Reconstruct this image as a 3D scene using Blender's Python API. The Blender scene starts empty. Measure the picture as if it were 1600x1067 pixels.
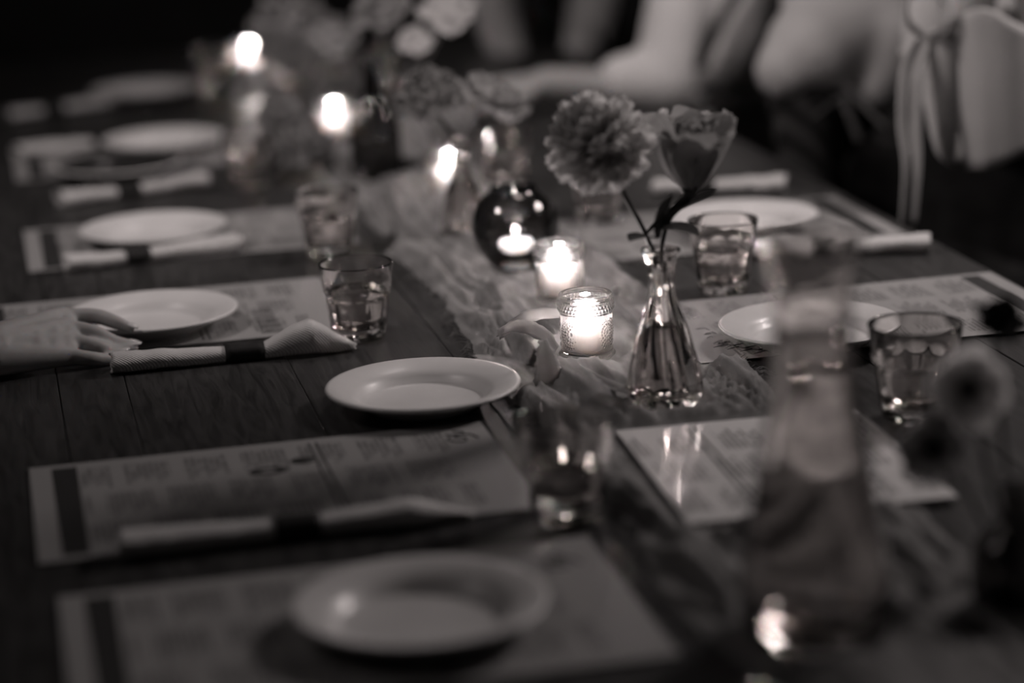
import bpy, bmesh, math, random
import numpy as np
from mathutils import Vector, Matrix, Euler

random.seed(7); np.random.seed(7)
sc = bpy.context.scene
COL = sc.collection
PI = math.pi

# ------------------------------------------------------------------ camera, world, lights, exposure
cam_data = bpy.data.cameras.new('camera'); cam = bpy.data.objects.new('camera', cam_data); COL.objects.link(cam)
cam_data.sensor_width = 36.0; cam_data.lens = 85.0
p_, r_ = math.radians(14.7), math.radians(2.5)
fw = Vector((0, math.cos(p_), -math.sin(p_))); rt = Vector((1, 0, 0)); up = rt.cross(fw)
rt2 = rt*math.cos(r_) - up*math.sin(r_); up2 = up*math.cos(r_) + rt*math.sin(r_)
cm = Matrix((rt2, up2, -fw)).transposed().to_4x4(); cm.translation = Vector((0, 0, 1.474))
cam.matrix_world = cm
cam_data.dof.use_dof = True; cam_data.dof.focus_distance = 2.72; cam_data.dof.aperture_fstop = 1.45
cam_data.clip_start = 0.05
sc.camera = cam

world = bpy.data.worlds.new('world'); sc.world = world; world.use_nodes = True
bg = world.node_tree.nodes['Background']
bg.inputs[0].default_value = (1.0, 0.9, 0.87, 1); bg.inputs[1].default_value = 0.02

WARM = (1.0, 0.895, 0.875)
def area_light(name, loc, aim, size, power):
    d = bpy.data.lights.new(name, 'AREA'); d.shape = 'DISK'; d.size = size; d.energy = power; d.color = WARM
    o = bpy.data.objects.new(name, d); COL.objects.link(o); o.location = loc
    o.rotation_euler = (Vector(aim)-Vector(loc)).to_track_quat('-Z', 'Y').to_euler()
    return o
def spot_light(name, loc, aim, angle, power, r=.12, blend=.8):
    d = bpy.data.lights.new(name, 'SPOT'); d.energy = power; d.color = WARM; d.spot_size = math.radians(angle); d.spot_blend = blend; d.shadow_soft_size = r
    o = bpy.data.objects.new(name, d); COL.objects.link(o); o.location = loc
    o.rotation_euler = (Vector(aim)-Vector(loc)).to_track_quat('-Z', 'Y').to_euler()
    return o
spot_light('fill_spot_left', (-1.7, 2.4, 2.75), (0.42, 3.95, 0.9), 66, 135, .12, 1.0)  # unseen spot added to brighten the people and flowers, cone spares the foreground
spot_light('fill_spot_over_table', (0.25, 3.9, 2.8), (0.0, 3.75, 0.75), 75, 35, .2)  # added fill for the far half of the table, no visible source
area_light('ceiling_lamp_right', (1.5, 3.35, 2.05), (-0.1, 2.4, 0.75), 0.4, 21)
area_light('fill_light_near', (-1.5, 2.3, 2.7), (0.5, 3.0, 0.9), 0.7, 3.5)  # weak fill added from the near left, no visible source
area_light('fill_light_back', (-0.5, 7.4, 2.75), (-0.5, 8.6, 1.0), 0.5, 5)  # added only to lift the black background
CANDLE_W = 1.45

vs = sc.view_settings
vs.view_transform = 'Standard'; vs.look = 'None'; vs.gamma = 1.0; vs.exposure = 0.0; vs.use_curve_mapping = False
sc.cycles.transparent_max_bounces = 24
sc.cycles.max_bounces = 16; sc.cycles.transmission_bounces = 16; sc.cycles.sample_clamp_indirect = 60

# ------------------------------------------------------------------ materials
def g3(v): return (v, v*0.99, v*0.985, 1)
MATS = {}
def principled(name, val, rough=0.5, spec=0.5, **kw):
    m = bpy.data.materials.new(name); m.use_nodes = True
    b = m.node_tree.nodes['Principled BSDF']
    b.inputs['Base Color'].default_value = g3(val)
    b.inputs['Roughness'].default_value = rough
    b.inputs['Specular IOR Level'].default_value = spec
    for k, v in kw.items(): b.inputs[k.replace('_', ' ')].default_value = v
    MATS[name] = m
    return m, m.node_tree, b
def node(nt, typ, **kw):
    n = nt.nodes.new(typ)
    for k, v in kw.items(): setattr(n, k, v)
    return n
def noise_col(nt, b, lo, hi, scale, detail=4, map_scale=(1, 1, 1), bump=0.0, dist=0.002, coord='Object'):
    tc = node(nt, 'ShaderNodeTexCoord'); mp = node(nt, 'ShaderNodeMapping'); mp.inputs['Scale'].default_value = map_scale
    nz = node(nt, 'ShaderNodeTexNoise'); nz.inputs['Scale'].default_value = scale; nz.inputs['Detail'].default_value = detail
    cr = node(nt, 'ShaderNodeValToRGB'); cr.color_ramp.elements[0].color = g3(lo); cr.color_ramp.elements[1].color = g3(hi)
    cr.color_ramp.elements[0].position = .32; cr.color_ramp.elements[1].position = .68
    nt.links.new(tc.outputs[coord], mp.inputs[0]); nt.links.new(mp.outputs[0], nz.inputs['Vector'])
    nt.links.new(nz.outputs['Fac'], cr.inputs[0]); nt.links.new(cr.outputs[0], b.inputs['Base Color'])
    if bump:
        bp = node(nt, 'ShaderNodeBump'); bp.inputs['Strength'].default_value = bump; bp.inputs['Distance'].default_value = dist
        nt.links.new(nz.outputs['Fac'], bp.inputs['Height']); nt.links.new(bp.outputs[0], b.inputs['Normal'])
    return nz, mp

m, nt, b = principled('dark_wood', .03, .38, .45)
nz, mp = noise_col(nt, b, .014, .042, 9, 8, (9, .9, 9), .35, .0015)
nz.inputs['Distortion'].default_value = 1.3
m, nt, b = principled('black_wood', .012, .6, .3)
noise_col(nt, b, .008, .02, 20, 4, (8, 1, 1))
m, nt, b = principled('floor_wood', .012, .7, .3)
noise_col(nt, b, .008, .02, 4, 4, (8, .6, 1))
m, nt, b = principled('dark_plaster', .04, .9, .1)
noise_col(nt, b, .03, .05, 3, 4)
m, nt, b = principled('ceramic', .57, .38, .35, Coat_Weight=.08, Coat_Roughness=.1)
noise_col(nt, b, .52, .58, 14, 2)
m, nt, b = principled('shaded_ceramic', .02, .3, .4); noise_col(nt, b, .016, .026, 14, 2)  # shade on one plate, put into its colour
m, nt, b = principled('napkin_paper', .5, .9, .1)
tc = node(nt, 'ShaderNodeTexCoord'); wv = node(nt, 'ShaderNodeTexWave'); wv.bands_direction = 'DIAGONAL'
wv.inputs['Scale'].default_value = 150; wv.inputs['Distortion'].default_value = 1.5
bp = node(nt, 'ShaderNodeBump'); bp.inputs['Strength'].default_value = .6; bp.inputs['Distance'].default_value = .001
nt.links.new(tc.outputs['Object'], wv.inputs['Vector']); nt.links.new(wv.outputs['Fac'], bp.inputs['Height']); nt.links.new(bp.outputs[0], b.inputs['Normal'])
m, nt, b = principled('band_paper', .018, .7, .2)
noise_col(nt, b, .014, .024, 60, 2)
for nm_, lo_, hi_, tr_, amt_ in (('gauze', .15, .3, .4, .28), ('gauze_strip', .25, .42, .75, .5)):
    m, nt, b = principled(nm_, hi_, .95, .1)
    noise_col(nt, b, lo_, hi_, 55, 5, (1, .35, 1), .5, .0015)
    out = [n for n in nt.nodes if n.type == 'OUTPUT_MATERIAL'][0]; tl = node(nt, 'ShaderNodeBsdfTranslucent'); tl.inputs[0].default_value = g3(tr_)
    mx = node(nt, 'ShaderNodeMixShader'); mx.inputs[0].default_value = amt_
    nt.links.new(b.outputs[0], mx.inputs[1]); nt.links.new(tl.outputs[0], mx.inputs[2]); nt.links.new(mx.outputs[0], out.inputs[0])
m, nt, b = principled('ink', .022, .6, .3)
noise_col(nt, b, .018, .03, 200, 2)
m, nt, b = principled('paper_edge', .36, .8, .2)
noise_col(nt, b, .33, .38, 40, 2)

def menu_material(name, paper, coat=.12):
    """printed page: rows of words in two columns of blocks, x across the page, y up the page (metres, object space)"""
    m, nt, b = principled(name, paper, .3, .4, Coat_Weight=coat, Coat_Roughness=.1)
    L = nt.links.new
    tc = node(nt, 'ShaderNodeTexCoord'); sp = node(nt, 'ShaderNodeSeparateXYZ'); L(tc.outputs['Object'], sp.inputs[0])
    def mt(op, a, c=None):
        n = node(nt, 'ShaderNodeMath', operation=op)
        for i, v in enumerate((a, c)):
            if v is None: continue
            if isinstance(v, (int, float)): n.inputs[i].default_value = v
            else: L(v, n.inputs[i])
        return n.outputs[0]
    X, Y = sp.outputs['X'], sp.outputs['Y']
    row = mt('MULTIPLY', Y, 165.0)
    rowm = mt('LESS_THAN', mt('FRACT', row), .5)
    cv = node(nt, 'ShaderNodeCombineXYZ'); L(mt('MULTIPLY', X, 95.0), cv.inputs[0]); L(mt('MULTIPLY', mt('FLOOR', row), 7.31), cv.inputs[1])
    nz = node(nt, 'ShaderNodeTexNoise'); nz.inputs['Scale'].default_value = 1.0; nz.inputs['Detail'].default_value = 1; L(cv.outputs[0], nz.inputs['Vector'])
    word = mt('GREATER_THAN', nz.outputs['Fac'], .43)
    colf = mt('FRACT', mt('ADD', mt('MULTIPLY', X, 11.2), .5))
    ragged = mt('ADD', .62, mt('MULTIPLY', mt('FRACT', mt('MULTIPLY', mt('FLOOR', row), .618)), .3))
    colm = mt('MULTIPLY', mt('GREATER_THAN', colf, .1), mt('LESS_THAN', colf, ragged))
    blk = mt('FRACT', mt('ADD', mt('MULTIPLY', Y, 17.0), mt('MULTIPLY', mt('FLOOR', mt('ADD', mt('MULTIPLY', X, 11.2), .5)), .37)))
    blm = mt('GREATER_THAN', blk, .24)
    inside = mt('MULTIPLY', mt('LESS_THAN', mt('ABSOLUTE', X), .131), mt('LESS_THAN', mt('ABSOLUTE', Y), .185))
    text = mt('MULTIPLY', mt('MULTIPLY', mt('MULTIPLY', rowm, word), mt('MULTIPLY', colm, blm)), inside)
    grey = mt('MULTIPLY', mt('MULTIPLY', mt('MULTIPLY', colm, blm), inside), .12)
    ink = mt('MINIMUM', mt('ADD', mt('MULTIPLY', text, .6), grey), 1.0)
    mx = node(nt, 'ShaderNodeMix', data_type='RGBA'); L(ink, mx.inputs['Factor'])
    mx.inputs['A'].default_value = g3(paper); mx.inputs['B'].default_value = g3(.05)
    L(mx.outputs['Result'], b.inputs['Base Color'])
    return m
menu_material('menu_print', .3)
menu_material('glossy_candlelit_print', .76, .8)  # same paper as the other menus, candlelight painted in as a lighter tone

def glass_mat(name, tint=1.0, rough=0.0, clear=.45, ior=1.48, bump=None):
    m = bpy.data.materials.new(name); m.use_nodes = True; nt = m.node_tree; nt.nodes.clear(); MATS[name] = m
    out = node(nt, 'ShaderNodeOutputMaterial'); gl = node(nt, 'ShaderNodeBsdfGlass'); tr = node(nt, 'ShaderNodeBsdfTransparent')
    gl.inputs['IOR'].default_value = ior; gl.inputs['Roughness'].default_value = rough
    gl.inputs['Color'].default_value = g3(tint); tr.inputs['Color'].default_value = g3(tint)
    mx = node(nt, 'ShaderNodeMixShader'); mx.inputs[0].default_value = clear
    L = nt.links.new
    L(gl.outputs[0], mx.inputs[1]); L(tr.outputs[0], mx.inputs[2]); L(mx.outputs[0], out.inputs[0])
    tc = node(nt, 'ShaderNodeTexCoord'); nz = node(nt, 'ShaderNodeTexNoise'); nz.inputs['Scale'].default_value = 40 if bump is None else bump
    bp = node(nt, 'ShaderNodeBump'); bp.inputs['Strength'].default_value = 0.02 if bump is None else .35; bp.inputs['Distance'].default_value = .003
    L(tc.outputs['Object'], nz.inputs['Vector']); L(nz.outputs['Fac'], bp.inputs['Height']); L(bp.outputs[0], gl.inputs['Normal'])
glass_mat('clear_glass', .985, 0, 0)
glass_mat('pressed_glass', .985, .0, .2)
m = bpy.data.materials.new('smoked_glass'); m.use_nodes = True; nt = m.node_tree; nt.nodes.clear(); MATS['smoked_glass'] = m
_o = node(nt, 'ShaderNodeOutputMaterial'); _t = node(nt, 'ShaderNodeBsdfTransparent'); _g = node(nt, 'ShaderNodeBsdfGlossy'); _f = node(nt, 'ShaderNodeFresnel'); _x = node(nt, 'ShaderNodeMixShader')
_t.inputs['Color'].default_value = g3(.62); _g.inputs['Roughness'].default_value = .04; _f.inputs['IOR'].default_value = 1.5
nt.links.new(_f.outputs[0], _x.inputs[0]); nt.links.new(_t.outputs[0], _x.inputs[1]); nt.links.new(_g.outputs[0], _x.inputs[2]); nt.links.new(_x.outputs[0], _o.inputs[0])
glass_mat('dark_glass', .55, .0, 0)
glass_mat('vase_glass', .985, 0, 0)
glass_mat('water', .99, 0, 0, 1.33)
glass_mat('carafe_glass', .985, 0, 0, 1.5, 38)
glass_mat('carafe_water', .98, 0, 0, 1.33)

m, nt, b = principled('wax', .96, .5, .3, Subsurface_Weight=1.0, Subsurface_Scale=.06)
b.inputs['Subsurface Radius'].default_value = (1, .9, .85)
m, nt, b = principled('wick', .01, .9, .1)
m = bpy.data.materials.new('flame'); m.use_nodes = True; nt = m.node_tree; nt.nodes.clear(); MATS['flame'] = m
e = node(nt, 'ShaderNodeEmission'); e.inputs[0].default_value = (1, .93, .88, 1); e.inputs[1].default_value = 15
nt.links.new(e.outputs[0], node(nt, 'ShaderNodeOutputMaterial').inputs[0])

def petal_mat(name, lo, hi, trans=.35):
    m, nt, b = principled(name, hi, .8, .15)
    noise_col(nt, b, lo, hi, 60, 3, (1, 1, 1), .3, .001)
    out = [n for n in nt.nodes if n.type == 'OUTPUT_MATERIAL'][0]
    tl = node(nt, 'ShaderNodeBsdfTranslucent'); tl.inputs[0].default_value = g3(hi)
    mx = node(nt, 'ShaderNodeMixShader'); mx.inputs[0].default_value = trans
    nt.links.new(b.outputs[0], mx.inputs[1]); nt.links.new(tl.outputs[0], mx.inputs[2]); nt.links.new(mx.outputs[0], out.inputs[0])
petal_mat('petal_pale', .6, .8, .45)
petal_mat('petal_mid', .26, .42)
petal_mat('petal_dusky', .15, .29)
petal_mat('leaf', .02, .05, .15)
petal_mat('petal_black', .01, .02, .05)
m, nt, b = principled('stem_green', .04, .6, .3); noise_col(nt, b, .03, .055, 80, 2)

def skin_mat(name, v):
    m, nt, b = principled(name, v, .5, .35, Subsurface_Weight=.25, Subsurface_Scale=.008)
    noise_col(nt, b, v*.93, v*1.05, 50, 4, (1, 1, 1), .12, .001)
skin_mat('skin', .33)
m, nt, b = principled('nail', .5, .12, .6); noise_col(nt, b, .47, .53, 90, 2)
def cloth_mat(name, lo, hi, sc_=25, bump=.3):
    m, nt, b = principled(name, hi, .9, .1); noise_col(nt, b, lo, hi, sc_, 4, (1, 1, 1), bump, .004)
cloth_mat('white_cotton', .5, .58)
cloth_mat('cream_satin', .4, .46, 9)
cloth_mat('black_wool', .008, .016)
cloth_mat('grey_strap', .05, .07)
cloth_mat('grey_linen', .1, .15)
cloth_mat('dark_hair', .01, .02, 90, .8)
m, nt, b = principled('ribbed_wool', .03, .9, .1)
tc = node(nt, 'ShaderNodeTexCoord'); wv = node(nt, 'ShaderNodeTexWave'); wv.inputs['Scale'].default_value = 14; wv.bands_direction = 'DIAGONAL'
wv.inputs['Distortion'].default_value = 2
cr = node(nt, 'ShaderNodeValToRGB'); cr.color_ramp.elements[0].color = g3(.012); cr.color_ramp.elements[1].color = g3(.06)
nt.links.new(tc.outputs['Object'], wv.inputs['Vector']); nt.links.new(wv.outputs['Fac'], cr.inputs[0]); nt.links.new(cr.outputs[0], b.inputs['Base Color'])
m, nt, b = principled('steel', .4, .25, .5, Metallic=1.0); noise_col(nt, b, .35, .45, 60, 2)
M = MATS

# ------------------------------------------------------------------ helpers
TA = math.radians(12.0); CT, ST = math.cos(TA), math.sin(TA)
TOP = .75
def W(v, u, z=TOP):                       # table coordinates (across, along) to the room
    return Vector((v*CT - u*ST, v*ST + u*CT, z))
def UV(x, y): return (x*CT + y*ST, -x*ST + y*CT)

def smooth(me, on=True):
    me.polygons.foreach_set('use_smooth', [on]*len(me.polygons))
def mesh_from(name, verts, faces, sm=True):
    me = bpy.data.meshes.new(name); me.from_pydata([tuple(v) for v in verts], [], faces); me.update(); smooth(me, sm); return me
def obj(name, me, mat=None, parent=None, loc=(0, 0, 0), rot=None):
    o = bpy.data.objects.new(name, me); COL.objects.link(o)
    if mat is not None and not me.materials: me.materials.append(mat if not isinstance(mat, str) else M[mat])
    o.location = loc
    if rot is not None: o.rotation_euler = rot
    if parent is not None: o.parent = parent
    return o
def thing(name, label, cat, loc=(0, 0, 0), rotz=0, group=None):
    o = bpy.data.objects.new(name, None); COL.objects.link(o); o.empty_display_size = .05
    o.location = loc; o.rotation_euler = (0, 0, rotz); o['label'] = label; o['category'] = cat
    if group: o['group'] = group
    return o
def struct(o): o['kind'] = 'structure'; return o

class MB:
    """collects shapes into one mesh"""
    def __init__(s): s.v = []; s.f = []
    def add(s, verts, faces):
        k = len(s.v); s.v += [tuple(x) for x in verts]; s.f += [[i+k for i in f] for f in faces]; return s
    def box(s, x0, x1, y0, y1, z0, z1, bev=0.0):
        bm = bmesh.new(); bmesh.ops.create_cube(bm, size=1)
        for v in bm.verts: v.co = Vector(((x0+x1)/2+v.co.x*(x1-x0), (y0+y1)/2+v.co.y*(y1-y0), (z0+z1)/2+v.co.z*(z1-z0)))
        if bev: bmesh.ops.bevel(bm, geom=bm.edges[:], offset=bev, segments=1, affect='EDGES')
        bm.verts.index_update()
        s.add([v.co.copy() for v in bm.verts], [[v.index for v in f.verts] for f in bm.faces]); bm.free(); return s
    def tube(s, pts, radii, seg=8, caps=True):
        pts = [Vector(p) for p in pts]; n = len(pts)
        if isinstance(radii, (int, float)): radii = [radii]*n
        V = []; F = []; prev = None
        for i, p in enumerate(pts):
            t = (pts[min(i+1, n-1)]-pts[max(i-1, 0)]).normalized()
            if prev is None: a = t.orthogonal().normalized()
            else: a = (prev - t*prev.dot(t)).normalized()
            prev = a; c = t.cross(a)
            for k in range(seg):
                an = 2*PI*k/seg; V.append(p + (a*math.cos(an)+c*math.sin(an))*radii[i])
        for i in range(n-1):
            for k in range(seg):
                k2 = (k+1) % seg; F.append([i*seg+k, i*seg+k2, (i+1)*seg+k2, (i+1)*seg+k])
        if caps: F.append(list(range(seg))[::-1]); F.append([(n-1)*seg+k for k in range(seg)])
        return s.add(V, F)
    def ball(s, c, r, scale=(1, 1, 1), sub=2):
        bm = bmesh.new(); bmesh.ops.create_icosphere(bm, subdivisions=sub, radius=1)
        bm.verts.index_update()
        s.add([Vector(c)+Vector((v.co.x*r*scale[0], v.co.y*r*scale[1], v.co.z*r*scale[2])) for v in bm.verts], [[v.index for v in f.verts] for f in bm.faces]); bm.free(); return s
    def mesh(s, name, sm=True): return mesh_from(name, s.v, s.f, sm)

def lathe(name, prof, seg=48, rfun=None, sm=True):
    """closed profile (r, z) spun about z; r == 0 ends become poles"""
    V = []; F = []; rows = []
    for i, (r, z) in enumerate(prof):
        if r < 1e-6: rows.append([len(V)]); V.append((0, 0, z))
        else:
            row = []
            for k in range(seg):
                a = 2*PI*k/seg; rr = rfun(r, z, a, i) if rfun else r
                row.append(len(V)); V.append((rr*math.cos(a), rr*math.sin(a), z))
            rows.append(row)
    for A, B in zip(rows, rows[1:]):
        if len(A) == 1 and len(B) == 1: continue
        for k in range(seg):
            k2 = (k+1) % seg
            if len(A) == 1: F.append([A[0], B[k2], B[k]])
            elif len(B) == 1: F.append([A[k], A[k2], B[0]])
            else: F.append([A[k], A[k2], B[k2], B[k]])
    return mesh_from(name, V, F, sm)

def interp(tab, x):
    xs = [t[0] for t in tab]; ys = [t[1] for t in tab]
    return float(np.interp(x, xs, ys))
def catmull(pts, n=6):
    pts = [Vector(p) for p in pts]; P = [pts[0]*2-pts[1]]+pts+[pts[-1]*2-pts[-2]]; out = []
    for i in range(1, len(P)-2):
        a, b_, c, d = P[i-1], P[i], P[i+1], P[i+2]
        for k in range(n):
            t = k/n
            out.append(.5*((2*b_)+(c-a)*t+(2*a-5*b_+4*c-d)*t*t+(3*b_-a-3*c+d)*t**3))
    out.append(P[-2]); return out
def smooth_profile(pts, n=5):
    q = catmull([(r, z, 0) for r, z in pts], n); return [(max(p.x, 0), p.y) for p in q]

def vnoise(x, y, seed=0):
    xi = np.floor(x).astype(int); yi = np.floor(y).astype(int); xf = x-xi; yf = y-yi
    def h(a, b_):
        n = (a*374761393 + b_*668265263 + seed*1442695041) & 0x7fffffff
        n = (n ^ (n >> 13))*1274126177 & 0x7fffffff
        return ((n ^ (n >> 16)) & 0xffff)/65535.0
    sx = xf*xf*(3-2*xf); sy = yf*yf*(3-2*yf)
    return (h(xi, yi)*(1-sx)+h(xi+1, yi)*sx)*(1-sy) + (h(xi, yi+1)*(1-sx)+h(xi+1, yi+1)*sx)*sy
def fbm(x, y, seed=0, o=3):
    t = 0; a = .5
    for k in range(o): t = t+a*vnoise(x*2**k, y*2**k, seed+k); a *= .5
    return t/(1-.5**o)

def ribbon(name, path, side, width, mat, parent=None, loc=(0, 0, 0), n=6, cup=0.0, fray=0.0, seed=1, thick=.0012):
    """a strip of cloth along a path; side = direction(s) of its width"""
    rng = random.Random(seed); P = catmull(path, n); N = len(P); V = []; F = []; K = 6
    sides = [Vector(s_) for s_ in side] if isinstance(side[0], (tuple, list, Vector)) else [Vector(side)]*2
    ws = width if isinstance(width, (list, tuple)) else [width, width]
    for i, p in enumerate(P):
        t = i/(N-1); f = t*(len(sides)-1); j = min(int(f), len(sides)-2); s_ = sides[j].lerp(sides[j+1], f-j).normalized()
        f2 = t*(len(ws)-1); j2 = min(int(f2), len(ws)-2); w = ws[j2]*(1-(f2-j2))+ws[j2+1]*(f2-j2)
        tg = (P[min(i+1, N-1)]-P[max(i-1, 0)]).normalized(); nn = tg.cross(s_)
        for k in range(K):
            c = k/(K-1)*2-1; jit = (rng.random()-.5)*fray if k in (0, K-1) else 0
            V.append(p + s_*(c*w/2+jit) + nn*(cup*(c*c-.5)))
    for i in range(N-1):
        for k in range(K-1): F.append([i*K+k, i*K+k+1, (i+1)*K+k+1, (i+1)*K+k])
    me = mesh_from(name, V, F); o = obj(name, me, mat, parent, loc)
    sd = o.modifiers.new('thickness', 'SOLIDIFY'); sd.thickness = thick; sd.offset = 0
    return o

def bake(o):
    dg = bpy.context.evaluated_depsgraph_get(); dg.update()
    me = bpy.data.meshes.new_from_object(o.evaluated_get(dg)); me.name = o.name
    o.modifiers.clear(); old = o.data; o.data = me
    for p in me.polygons: p.use_smooth = True
    return o
def blob(name, chains, voxel, mat, parent=None, loc=(0, 0, 0), sm=4, balls=()):
    """one continuous surface grown from tapered limb chains [(point, radius), ...]"""
    mb = MB()
    for ch in chains:
        pts = catmull([c[0] for c in ch], 4) if len(ch) > 2 else [Vector(c[0]) for c in ch]
        if len(ch) > 2: rr = [float(np.interp(i/4, range(len(ch)), [c[1] for c in ch])) for i in range(len(pts))]
        else: rr = [c[1] for c in ch]
        mb.tube(pts, rr, 14); mb.ball(pts[0], rr[0]*1.0); mb.ball(pts[-1], rr[-1]*1.0)
    for c, r, s_ in balls: mb.ball(c, r, s_)
    lo = Vector(loc)
    o = obj(name, mb.mesh(name), mat, parent, loc)
    o.data.transform(Matrix.Translation(-lo) if parent is None else Matrix.Identity(4))
    r = o.modifiers.new('r', 'REMESH'); r.mode = 'VOXEL'; r.voxel_size = voxel
    s_ = o.modifiers.new('s', 'SMOOTH'); s_.iterations = sm; s_.factor = .5
    return bake(o)

# ------------------------------------------------------------------ the room
struct(obj('floor', MB().box(-3.5, 3.5, -1.5, 9.0, -.05, 0).mesh('floor', False), 'floor_wood'))
struct(obj('ceiling', MB().box(-3.5, 3.5, -1.5, 9.0, 2.9, 2.95).mesh('ceiling', False), 'dark_plaster'))
struct(obj('wall_back', MB().box(-3.5, 3.5, 9.0, 9.05, 0, 2.9).mesh('wall_back', False), 'dark_plaster'))
struct(obj('wall_left', MB().box(-3.55, -3.5, -1.5, 9.0, 0, 2.9).mesh('wall_left', False), 'dark_plaster'))
struct(obj('wall_right', MB().box(3.5, 3.55, -1.5, 9.0, 0, 2.9).mesh('wall_right', False), 'dark_plaster'))
struct(obj('baseboard_back', MB().box(-3.5, 3.5, 8.98, 9.0, 0, .12, .004).mesh('baseboard_back', False), 'black_wood'))

# ------------------------------------------------------------------ the long plank table
table = thing('dining_table', 'long dark plank table laid for dinner with a gauze runner down its middle', 'table', (0, 0, 0), TA)
U0, U1 = 1.15, 5.5
edges_v = [-.06, .045, .12, .31, .495, .63, .78, .93, 1.08, 1.23]
for i, (a, c) in enumerate(zip(edges_v, edges_v[1:])):
    dz = random.uniform(-.0008, .0004)
    o = obj('plank', MB().box(a+.0005, c-.0005, U0, U1, TOP-.038, TOP+dz, .0008).mesh('plank', False), 'dark_wood', table)
    # the grain of each plank starts elsewhere
    sh = random.uniform(-3, 3); o.data.transform(Matrix.Translation((-(a+c)/2, -sh, 0))); o.location = ((a+c)/2, sh, 0)
obj('apron', MB().box(.02, 1.15, U0+.1, U1-.1, TOP-.13, TOP-.04, .003).mesh('apron', False), 'black_wood', table)
for v in (.06, 1.03):
    for u in (U0+.15, U1-.25):
        obj('leg', MB().box(v, v+.09, u, u+.09, 0, TOP-.13, .006).mesh('leg', False), 'black_wood', table)

# ------------------------------------------------------------------ gauze runner
REST = []   # (v, u, radius): things that press the runner flat
def rest(x, y, r): v, u = UV(x, y); REST.append((v, u, r))
for x, y, r in [(0.085, 2.657, .036), (0.063, 2.931, .036), (0.011, 3.133, .045), (0.159, 2.459, .043), (-.06, 3.4, .04), (0.231, 1.795, .06), (-.096, 3.676, .038), (-.289, 4.12, .04), (-.204, 3.822, .04),(.385,1.825,.045)]: rest(x, y, r)
RN_U, RN_V = 620, 74
uu = np.linspace(1.5, 5.2, RN_U)[:, None]; ss = np.linspace(0, 1, RN_V)[None, :]
eL = .522+.02*(fbm(uu*5, uu*0+3, 5)-.5)*2+.012*(fbm(uu*22, uu*0, 9)-.5)
eR = .79+.03*(fbm(uu*4, uu*0+8, 15)-.5)*2+.012*(fbm(uu*25, uu*0, 19)-.5)
vv = eL+(eR-eL)*ss; ub = uu+0*ss
warp = .05*(fbm(vv*6, ub*3, 31)-.5)
rid = 1-np.abs(2*fbm((vv+warp)*34, ub*2.4, 41, 2)-1)
rid2 = 1-np.abs(2*fbm((vv+warp)*85+ub*3, ub*7, 51, 2)-1)
hz = .0005+.032*np.clip(rid-.5, 0, 1)/.5*fbm(vv*9, ub*4, 61)+.011*rid2**3
hz = hz*np.clip(np.minimum(ss, 1-ss)*14+.25, 0, 1)
for v, u, r in REST:
    d = np.sqrt((vv-v)**2+(ub-u)**2); hz = np.where(d < r+.03, np.minimum(hz, .0025+np.clip((d-r)/.03, 0, 1)*.02), hz)
mm = np.clip(np.maximum(np.abs(vv-.71)-.14, np.abs(ub-2.128)-.16)/.02, 0, 1); hz = np.minimum(hz, .002+.02*mm)      # under the folded menu
mm = np.clip(np.maximum(.735-vv, np.abs(ub-2.66)-.16)/.02, 0, 1); hz = np.minimum(hz, .001+.02*mm)
dd = np.sqrt((vv-.45)**2+(ub-2.55)**2); hz = np.where(dd < .125, np.minimum(hz, .002), hz)
V = np.stack([vv+0*ub, ub, TOP+.0012+hz], -1).reshape(-1, 3)
F = [[i*RN_V+k, i*RN_V+k+1, (i+1)*RN_V+k+1, (i+1)*RN_V+k] for i in range(RN_U-1) for k in range(RN_V-1)]
runner = thing('table_runner', 'crumpled pale gauze runner lying along the middle of the plank table', 'table runner', (0, 0, 0), TA)
obj('gauze_cloth', mesh_from('gauze_cloth', V, F), 'gauze', runner)
fr = MB(); rng = random.Random(3)
for k in range(520):
    u = rng.uniform(1.7, 4.2); left = rng.random() < .5
    v = float(np.interp(u, uu[:, 0], (eL if left else eR)[:, 0])); s_ = -1 if left else 1
    l = rng.uniform(.006, .022); du = rng.uniform(-.02, .02)
    fr.tube([(v-s_*.003, u, TOP+.003), (v+s_*l*.5, u+du*.3, TOP+.004+rng.random()*.004), (v+s_*l, u+du, TOP+.0016)], .00045, 4)
fo = obj('loose_threads', fr.mesh('loose_threads'), 'gauze', runner); fo['kind'] = 'stuff'
inv = Matrix.Rotation(-TA, 4, 'Z')
def rl(*pts): return [inv @ Vector(p) for p in pts]
ribbon('loose_strip', rl((0.080, 2.740, 0.785), (0.047, 2.700, 0.798), (0.019, 2.660, 0.805), (-0.001, 2.640, 0.799), (-0.014, 2.630, 0.792)), [(0, 1, .25), (0, 1, .6), (.2, 1, .3)], [.018, .02, .016], 'gauze_strip', runner, cup=.002, fray=.002, seed=4)
ribbon('loose_strip', rl((-0.016, 2.640, 0.791), (0.004, 2.620, 0.804), (0.023, 2.600, 0.805), (0.040, 2.585, 0.797), (0.048, 2.580, 0.784)), [(.3, .9, .3), (.3, .8, .6), (.5, .8, .3)], [.014, .022, .018], 'gauze_strip', runner, cup=.002, fray=.002, seed=5)
ribbon('loose_strip', rl((0.039, 2.545, 0.756), (0.038, 2.548, 0.774), (0.036, 2.550, 0.791), (0.034, 2.552, 0.805)), [(1, .1, 0), (1, .15, 0), (1, .1, .1)], [.034, .03, .021, .007], 'gauze_strip', runner, cup=.004, fray=.004, seed=6)
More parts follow.
